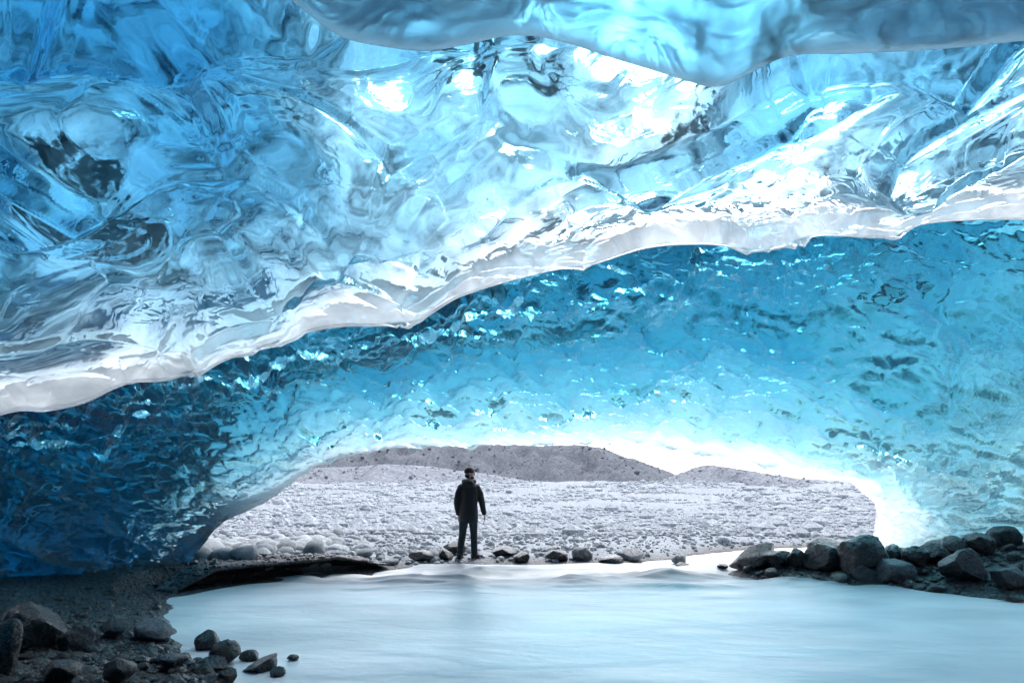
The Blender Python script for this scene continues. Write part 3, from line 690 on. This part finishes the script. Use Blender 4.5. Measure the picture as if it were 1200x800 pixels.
# rubble of the two banks inside the cave
def bank_pts(n, xr, yr, dmax, dmin=0.0):
    x = rng.uniform(*xr, n); y = rng.uniform(*yr, n); d = water_dist(x, y)
    k = (d > dmin) & (d < dmax); x, y = x[k], y[k]
    return np.stack([x, y, height(x, y)], -1)
def visible(p, x0=-5, x1=1205, y0=520, y1=803):
    px, py = project(p); return (px > x0) & (px < x1) & (py > y0) & (py < y1)
WM = proto_mesh(M_WET, 'wet_stone'); GM = proto_mesh(M_WETG, 'grey_stone')
pr_ = bank_pts(5200, (4.0, 10.5), (8.5, 15.0), 4.0); pr_ = pr_[visible(pr_)]
sr = 0.022 * np.exp(rng.normal(0.2, 0.55, len(pr_))); order = np.argsort(-sr / pr_[:, 1])
for i in order[:45]:
    s_ = min(sr[i] * 1.25, 0.15)
    single((WM if i % 3 else GM)[int(rng.integers(14))], 'stone', pr_[i] + np.array([0, 0, s_ * 0.2]), (s_, s_ * 0.85, s_ * rng.uniform(0.5, 0.8)), (rng.uniform(-0.4, 0.4), rng.uniform(-0.4, 0.4), rng.uniform(0, 6.28)),
           'small grey stone in the rubble slope under the ice wall', 'small stones of the rubble slope')
heap('rubble_gravel', pr_[order[45:]], sr[order[45:]], M_WETG)
pl_ = bank_pts(16000, (-9, -1.3), (4.2, 11.5), 5.0, 0.02); pl_ = pl_[visible(pl_)]
lowz = sstep(8.2, 6.3, pl_[:, 1])
sl = (0.010 + 0.012 * lowz) * np.exp(rng.normal(0.2, 0.5, len(pl_)) + 0.35 * lowz); order = np.argsort(-sl / pl_[:, 1])
for i in order[:60]:
    s_ = min(sl[i] * 1.0, 0.065)
    single(WM[int(rng.integers(14))], 'stone', pl_[i] + np.array([0, 0, s_ * 0.2]), (s_, s_ * 0.85, s_ * rng.uniform(0.45, 0.75)), (rng.uniform(-0.4, 0.4), rng.uniform(-0.4, 0.4), rng.uniform(0, 6.28)),
           'small black stone strewn between the boulders of the dark gravel bank', 'small stones of the dark gravel bank')
heap('bank_gravel', pl_[order[60:]], sl[order[60:]], M_WET)
# grit and stones along the shelf of the cut bank
k = rng.integers(8, 150, 900); dd = rng.uniform(-0.85, 0.03, 900)
pb = np.stack([C[k, 0] + NW[k, 0] * dd, C[k, 1] + NW[k, 1] * dd, (0.315 + 0.0 * dd) * np.interp(k, np.arange(161), fade)], -1)
heap('shelf_gravel', pb, 0.016 * np.exp(rng.normal(0.25, 0.5, 900)), M_WETG)

# small block of clear ice left on the bank
v, f = rock_verts(777, 4, 6, 0.25, 0.7)
ICEB = NT('clear_ice')
ICEB.surf(ICEB.n('ShaderNodeBsdfGlass', {'Color': (0.85, 0.93, 0.97, 1), 'Roughness': 0.08, 'IOR': 1.31, 'Normal': ICEB.n('ShaderNodeBump', {'Height': ICEB.noise(ICEB.coords(), 14.0, 4), 'Strength': 0.5, 'Distance': 0.03}).outputs[0]}).outputs[0])
p = at(236, 672, 11.4)
o = mesh_obj('ice_block', v * np.array([0.085, 0.08, 0.13]), f, ICEB.m); o.location = (p[0], p[1], max(ground_z(p[0], p[1]), 0.3 * 0.8) + 0.09)
tag(o, 'small clear block of ice on the cut bank below the arch', 'ice')

# ---------------------------------------------------------------- person
class Loft:
    def __init__(s): s.bm = bmesh.new()
    def tube(s, pts, n=16, rot=0.0, cap=True):
        """pts: (x, y, z, rx, ry) rings swept along their path; rx is across, ry is fore-and-aft"""
        P = [Vector(p[:3]) for p in pts]; rings = []
        for i, p in enumerate(pts):
            t = (P[min(i + 1, len(P) - 1)] - P[max(i - 1, 0)]).normalized()
            ref = Vector((math.cos(rot), -math.sin(rot), 0))
            if abs(t.dot(ref)) > 0.95: ref = Vector((0, 0, 1))
            b = t.cross(ref).normalized(); a = b.cross(t).normalized()
            rings.append([s.bm.verts.new(P[i] + a * (p[3] * math.cos(2 * math.pi * k / n)) + b * (p[4] * math.sin(2 * math.pi * k / n))) for k in range(n)])
        for r0, r1 in zip(rings, rings[1:]):
            for k in range(n): s.bm.faces.new((r0[k], r0[(k + 1) % n], r1[(k + 1) % n], r1[k]))
        s.bm.faces.new(rings[0][::-1]); s.bm.faces.new(rings[-1])
    def ball(s, c, r, rot=(0, 0, 0)):
        M = Matrix.Translation(c) @ Matrix.Rotation(rot[2], 4, 'Z') @ Matrix.Rotation(rot[0], 4, 'X') @ Matrix.Diagonal((*r, 1))
        bmesh.ops.create_uvsphere(s.bm, u_segments=20, v_segments=14, radius=1.0, matrix=M)
    def build(s, name, mat, parent=None, voxel=0.01, smooth=4):
        bmesh.ops.recalc_face_normals(s.bm, faces=s.bm.faces)
        me = bpy.data.meshes.new(name); s.bm.to_mesh(me); s.bm.free()
        tmp = bpy.data.objects.new('tmp', me); COL.objects.link(tmp)
        if voxel:
            r = tmp.modifiers.new('r', 'REMESH'); r.mode = 'VOXEL'; r.voxel_size = voxel; r.use_smooth_shade = True
            q = tmp.modifiers.new('s', 'SMOOTH'); q.iterations = smooth; q.factor = 0.5
        dg = bpy.context.evaluated_depsgraph_get(); dg.update()
        out = bpy.data.meshes.new_from_object(tmp.evaluated_get(dg)); bpy.data.objects.remove(tmp)
        out.name = name; out.materials.clear(); out.materials.append(mat); out.polygons.foreach_set('use_smooth', [True] * len(out.polygons))
        o = bpy.data.objects.new(name, out); COL.objects.link(o)
        if parent: o.parent = parent
        return o

M_SKIN = plain_material('skin', (0.42, 0.27, 0.2), 0.5); M_JACKET = plain_material('dark_parka', (0.006, 0.008, 0.011), 0.75, 0.5, 30)
M_TROUSER = plain_material('teal_trousers', (0.012, 0.028, 0.034), 0.85, 0.5, 35); M_BOOT = plain_material('boot_leather', (0.018, 0.016, 0.015), 0.6)
M_HAT = plain_material('maroon_knit', (0.04, 0.016, 0.022), 0.95, 0.8, 90); M_BEARD = plain_material('dark_hair', (0.015, 0.011, 0.009), 0.8, 0.6, 120); M_GLASS = plain_material('glasses_frame', (0.02, 0.02, 0.02), 0.3)
HR = math.radians(80)                                                    # the head turns towards the river's outlet
hx, hy = math.sin(HR), math.cos(HR)
def hd(fwd, side, up): return Vector((0.005 + fwd * hx + side * hy, 0.03 + fwd * hy - side * hx, 1.675 + up))
bd = Loft()
bd.tube([(0, 0, 0.84, 0.15, 0.10), (0, 0, 0.95, 0.155, 0.105), (0, 0, 1.1, 0.14, 0.095), (0, 0, 1.3, 0.165, 0.105), (0, 0, 1.42, 0.15, 0.085), (0, 0.01, 1.49, 0.07, 0.06), (0, 0.015, 1.58, 0.055, 0.058)], rot=0.4)
bd.ball(hd(0, 0, 0.01), (0.072, 0.092, 0.112), (0, 0, -HR)); bd.ball(hd(0.045, 0, -0.06), (0.052, 0.055, 0.052), (0, 0, -HR))
bd.tube([(*hd(0.085, 0, 0.03), 0.009, 0.009), (*hd(0.105, 0, -0.005), 0.014, 0.013), (*hd(0.098, 0, -0.02), 0.017, 0.014)], 10)
for sg in (-1, 1): bd.ball(hd(0.0, sg * 0.075, 0.0), (0.012, 0.02, 0.032), (0, 0, -HR))
def arm(sg, pts): bd.tube(pts)
arm(-1, [(-0.16, 0, 1.41, 0.055, 0.055), (-0.215, 0.01, 1.25, 0.047, 0.047), (-0.24, 0.03, 1.1, 0.04, 0.04), (-0.225, 0.06, 0.97, 0.034, 0.034), (-0.21, 0.09, 0.845, 0.025, 0.03)])
arm(1, [(0.16, 0, 1.41, 0.055, 0.055), (0.23, 0.01, 1.25, 0.047, 0.047), (0.265, 0.03, 1.1, 0.04, 0.04), (0.295, 0.07, 0.97, 0.034, 0.034), (0.32, 0.11, 0.855, 0.025, 0.03)])
for sg, wx, wy, wz in ((-1, -0.208, 0.095, 0.835), (1, 0.323, 0.115, 0.845)):
    bd.tube([(wx, wy, wz, 0.016, 0.03), (wx + 0.005 * sg, wy + 0.008, wz - 0.045, 0.016, 0.042), (wx + 0.004 * sg, wy + 0.012, wz - 0.085, 0.013, 0.038)], 12, rot=0)
    for q, (oy, ln) in enumerate(((0.034, 0.068), (0.012, 0.078), (-0.011, 0.072), (-0.032, 0.056))):
        bd.tube([(wx + 0.004 * sg, wy + 0.01 + oy, wz - 0.08, 0.0088, 0.0088), (wx - 0.004 * sg, wy + 0.014 + oy, wz - 0.08 - ln * 0.5, 0.0082, 0.0082), (wx - 0.020 * sg, wy + 0.012 + oy, wz - 0.08 - ln * 0.95, 0.007, 0.007)], 8)
    bd.tube([(wx, wy + 0.032, wz - 0.03, 0.012, 0.012), (wx - 0.01 * sg, wy + 0.062, wz - 0.062, 0.0105, 0.0105), (wx - 0.018 * sg, wy + 0.068, wz - 0.095, 0.0085, 0.0085)], 8)
LEGL = [(-0.085, 0, 0.9), (-0.105, 0.01, 0.66), (-0.12, 0.035, 0.48), (-0.145, 0.0, 0.28), (-0.165, -0.03, 0.06)]
LEGR = [(0.085, 0, 0.9), (0.1, 0.01, 0.66), (0.11, 0.04, 0.48), (0.12, 0.01, 0.28), (0.13, 0.0, 0.06)]
for L in (LEGL, LEGR): bd.tube([(*q, r, r) for q, r in zip(L, (0.085, 0.075, 0.055, 0.052, 0.035))])
person = bd.build('person', M_SKIN, None, 0.006, 2)
jk = Loft()
jk.tube([(0, 0, 0.715, 0.205, 0.15), (0, 0, 0.80, 0.205, 0.15), (0, 0, 0.95, 0.2, 0.148), (0, 0, 1.08, 0.188, 0.14), (0, 0, 1.2, 0.195, 0.145), (0, 0, 1.34, 0.205, 0.145), (0, 0, 1.43, 0.175, 0.12), (0, 0, 1.47, 0.13, 0.11), (0, 0.0, 1.5, 0.1, 0.1), (0, 0.01, 1.555, 0.085, 0.085)], 24, rot=0.4)
for sg in (-1, 1): jk.ball((sg * 0.155, 0, 1.405), (0.082, 0.085, 0.075))
jk.tube([(-0.10, 0, 1.40, 0.06, 0.06), (-0.165, 0.0, 1.385, 0.078, 0.078), (-0.215, 0.01, 1.28, 0.074, 0.074), (-0.248, 0.03, 1.1, 0.066, 0.066), (-0.232, 0.06, 0.96, 0.058, 0.058), (-0.212, 0.09, 0.85, 0.048, 0.048)])
jk.tube([(0.10, 0, 1.40, 0.06, 0.06), (0.17, 0.0, 1.385, 0.078, 0.078), (0.225, 0.01, 1.28, 0.074, 0.074), (0.268, 0.03, 1.1, 0.066, 0.066), (0.297, 0.07, 0.96, 0.058, 0.058), (0.32, 0.11, 0.86, 0.048, 0.048)])
jk.build('jacket', M_JACKET, person, 0.012, 5)
hk = Loft()                                                              # hood folded down round the neck
ring = [(0.112 * math.cos(a), 0.01 + 0.105 * math.sin(a), 1.525 - 0.005 * math.sin(a), 0.045, 0.046) for a in np.linspace(-math.pi * 1.3, math.pi * 0.3, 18)]
hk.tube(ring, 12); hk.ball((-0.01, -0.115, 1.465), (0.135, 0.06, 0.095), (0.2, 0, 0))
hk.build('hood', M_JACKET, person, 0.012, 4)
tr = Loft()
tr.tube([(0, 0, 0.7, 0.155, 0.112), (0, 0, 0.82, 0.165, 0.12), (0, 0, 0.95, 0.16, 0.115)], 20, rot=0.4)
for L in (LEGL, LEGR): tr.tube([(*q, r, r) for q, r in zip(L, (0.095, 0.09, 0.074, 0.07, 0.066))])
tr.build('trousers', M_TROUSER, person, 0.012, 4)
for (fx, fy, ang) in ((-0.165, -0.03, 0.15), (0.13, 0.0, 1.15)):
    bt = Loft(); dx, dy = math.sin(ang), math.cos(ang)
    bt.tube([(fx - dx * 0.07, fy - dy * 0.07, 0.05, 0.05, 0.052), (fx, fy, 0.06, 0.056, 0.062), (fx + dx * 0.10, fy + dy * 0.10, 0.042, 0.054, 0.044), (fx + dx * 0.19, fy + dy * 0.19, 0.034, 0.036, 0.032)], 14, rot=ang)
    bt.tube([(fx, fy, 0.05, 0.055, 0.058), (fx, fy, 0.2, 0.056, 0.06)], 14)
    bt.build('boot', M_BOOT, person, 0.01, 3)
ht = Loft(); ht.ball(hd(-0.006, 0, 0.055), (0.083, 0.103, 0.085), (0, 0, -HR)); ht.tube([(*hd(-0.004, 0, 0.028), 0.086, 0.106), (*hd(-0.004, 0, 0.062), 0.086, 0.106)], 24, rot=HR)
ht.build('beanie', M_HAT, person, 0.009, 3)
br = Loft(); br.ball(hd(0.05, 0, -0.075), (0.055, 0.052, 0.048), (0, 0, -HR)); br.ball(hd(-0.035, 0, -0.03), (0.075, 0.062, 0.055), (0, 0, -HR))
br.build('hair', M_BEARD, person, 0.009, 3)
gs = Loft()
for sg in (-1, 1):
    gs.tube([(*hd(0.102, sg * 0.034 + 0.022 * math.cos(a), 0.018 + 0.018 * math.sin(a)), 0.003, 0.003) for a in np.linspace(0, 6.28, 14)], 6)
    gs.tube([(*hd(0.100, sg * 0.058, 0.022), 0.003, 0.003), (*hd(0.05, sg * 0.078, 0.022), 0.003, 0.003), (*hd(0.0, sg * 0.08, 0.018), 0.003, 0.003)], 6)
gs.tube([(*hd(0.102, -0.012, 0.02), 0.003, 0.003), (*hd(0.104, 0.012, 0.02), 0.003, 0.003)], 6)
gs.build('glasses', M_GLASS, person, 0)
pp = on_ground(548, 657)
person.location = (pp[0], pp[1] + 0.12, max(ground_z(pp[0], pp[1] + 0.12), 0.02) - 0.005)
tag(person, 'person in dark hooded parka and teal trousers standing at the river edge, looking aside', 'person')
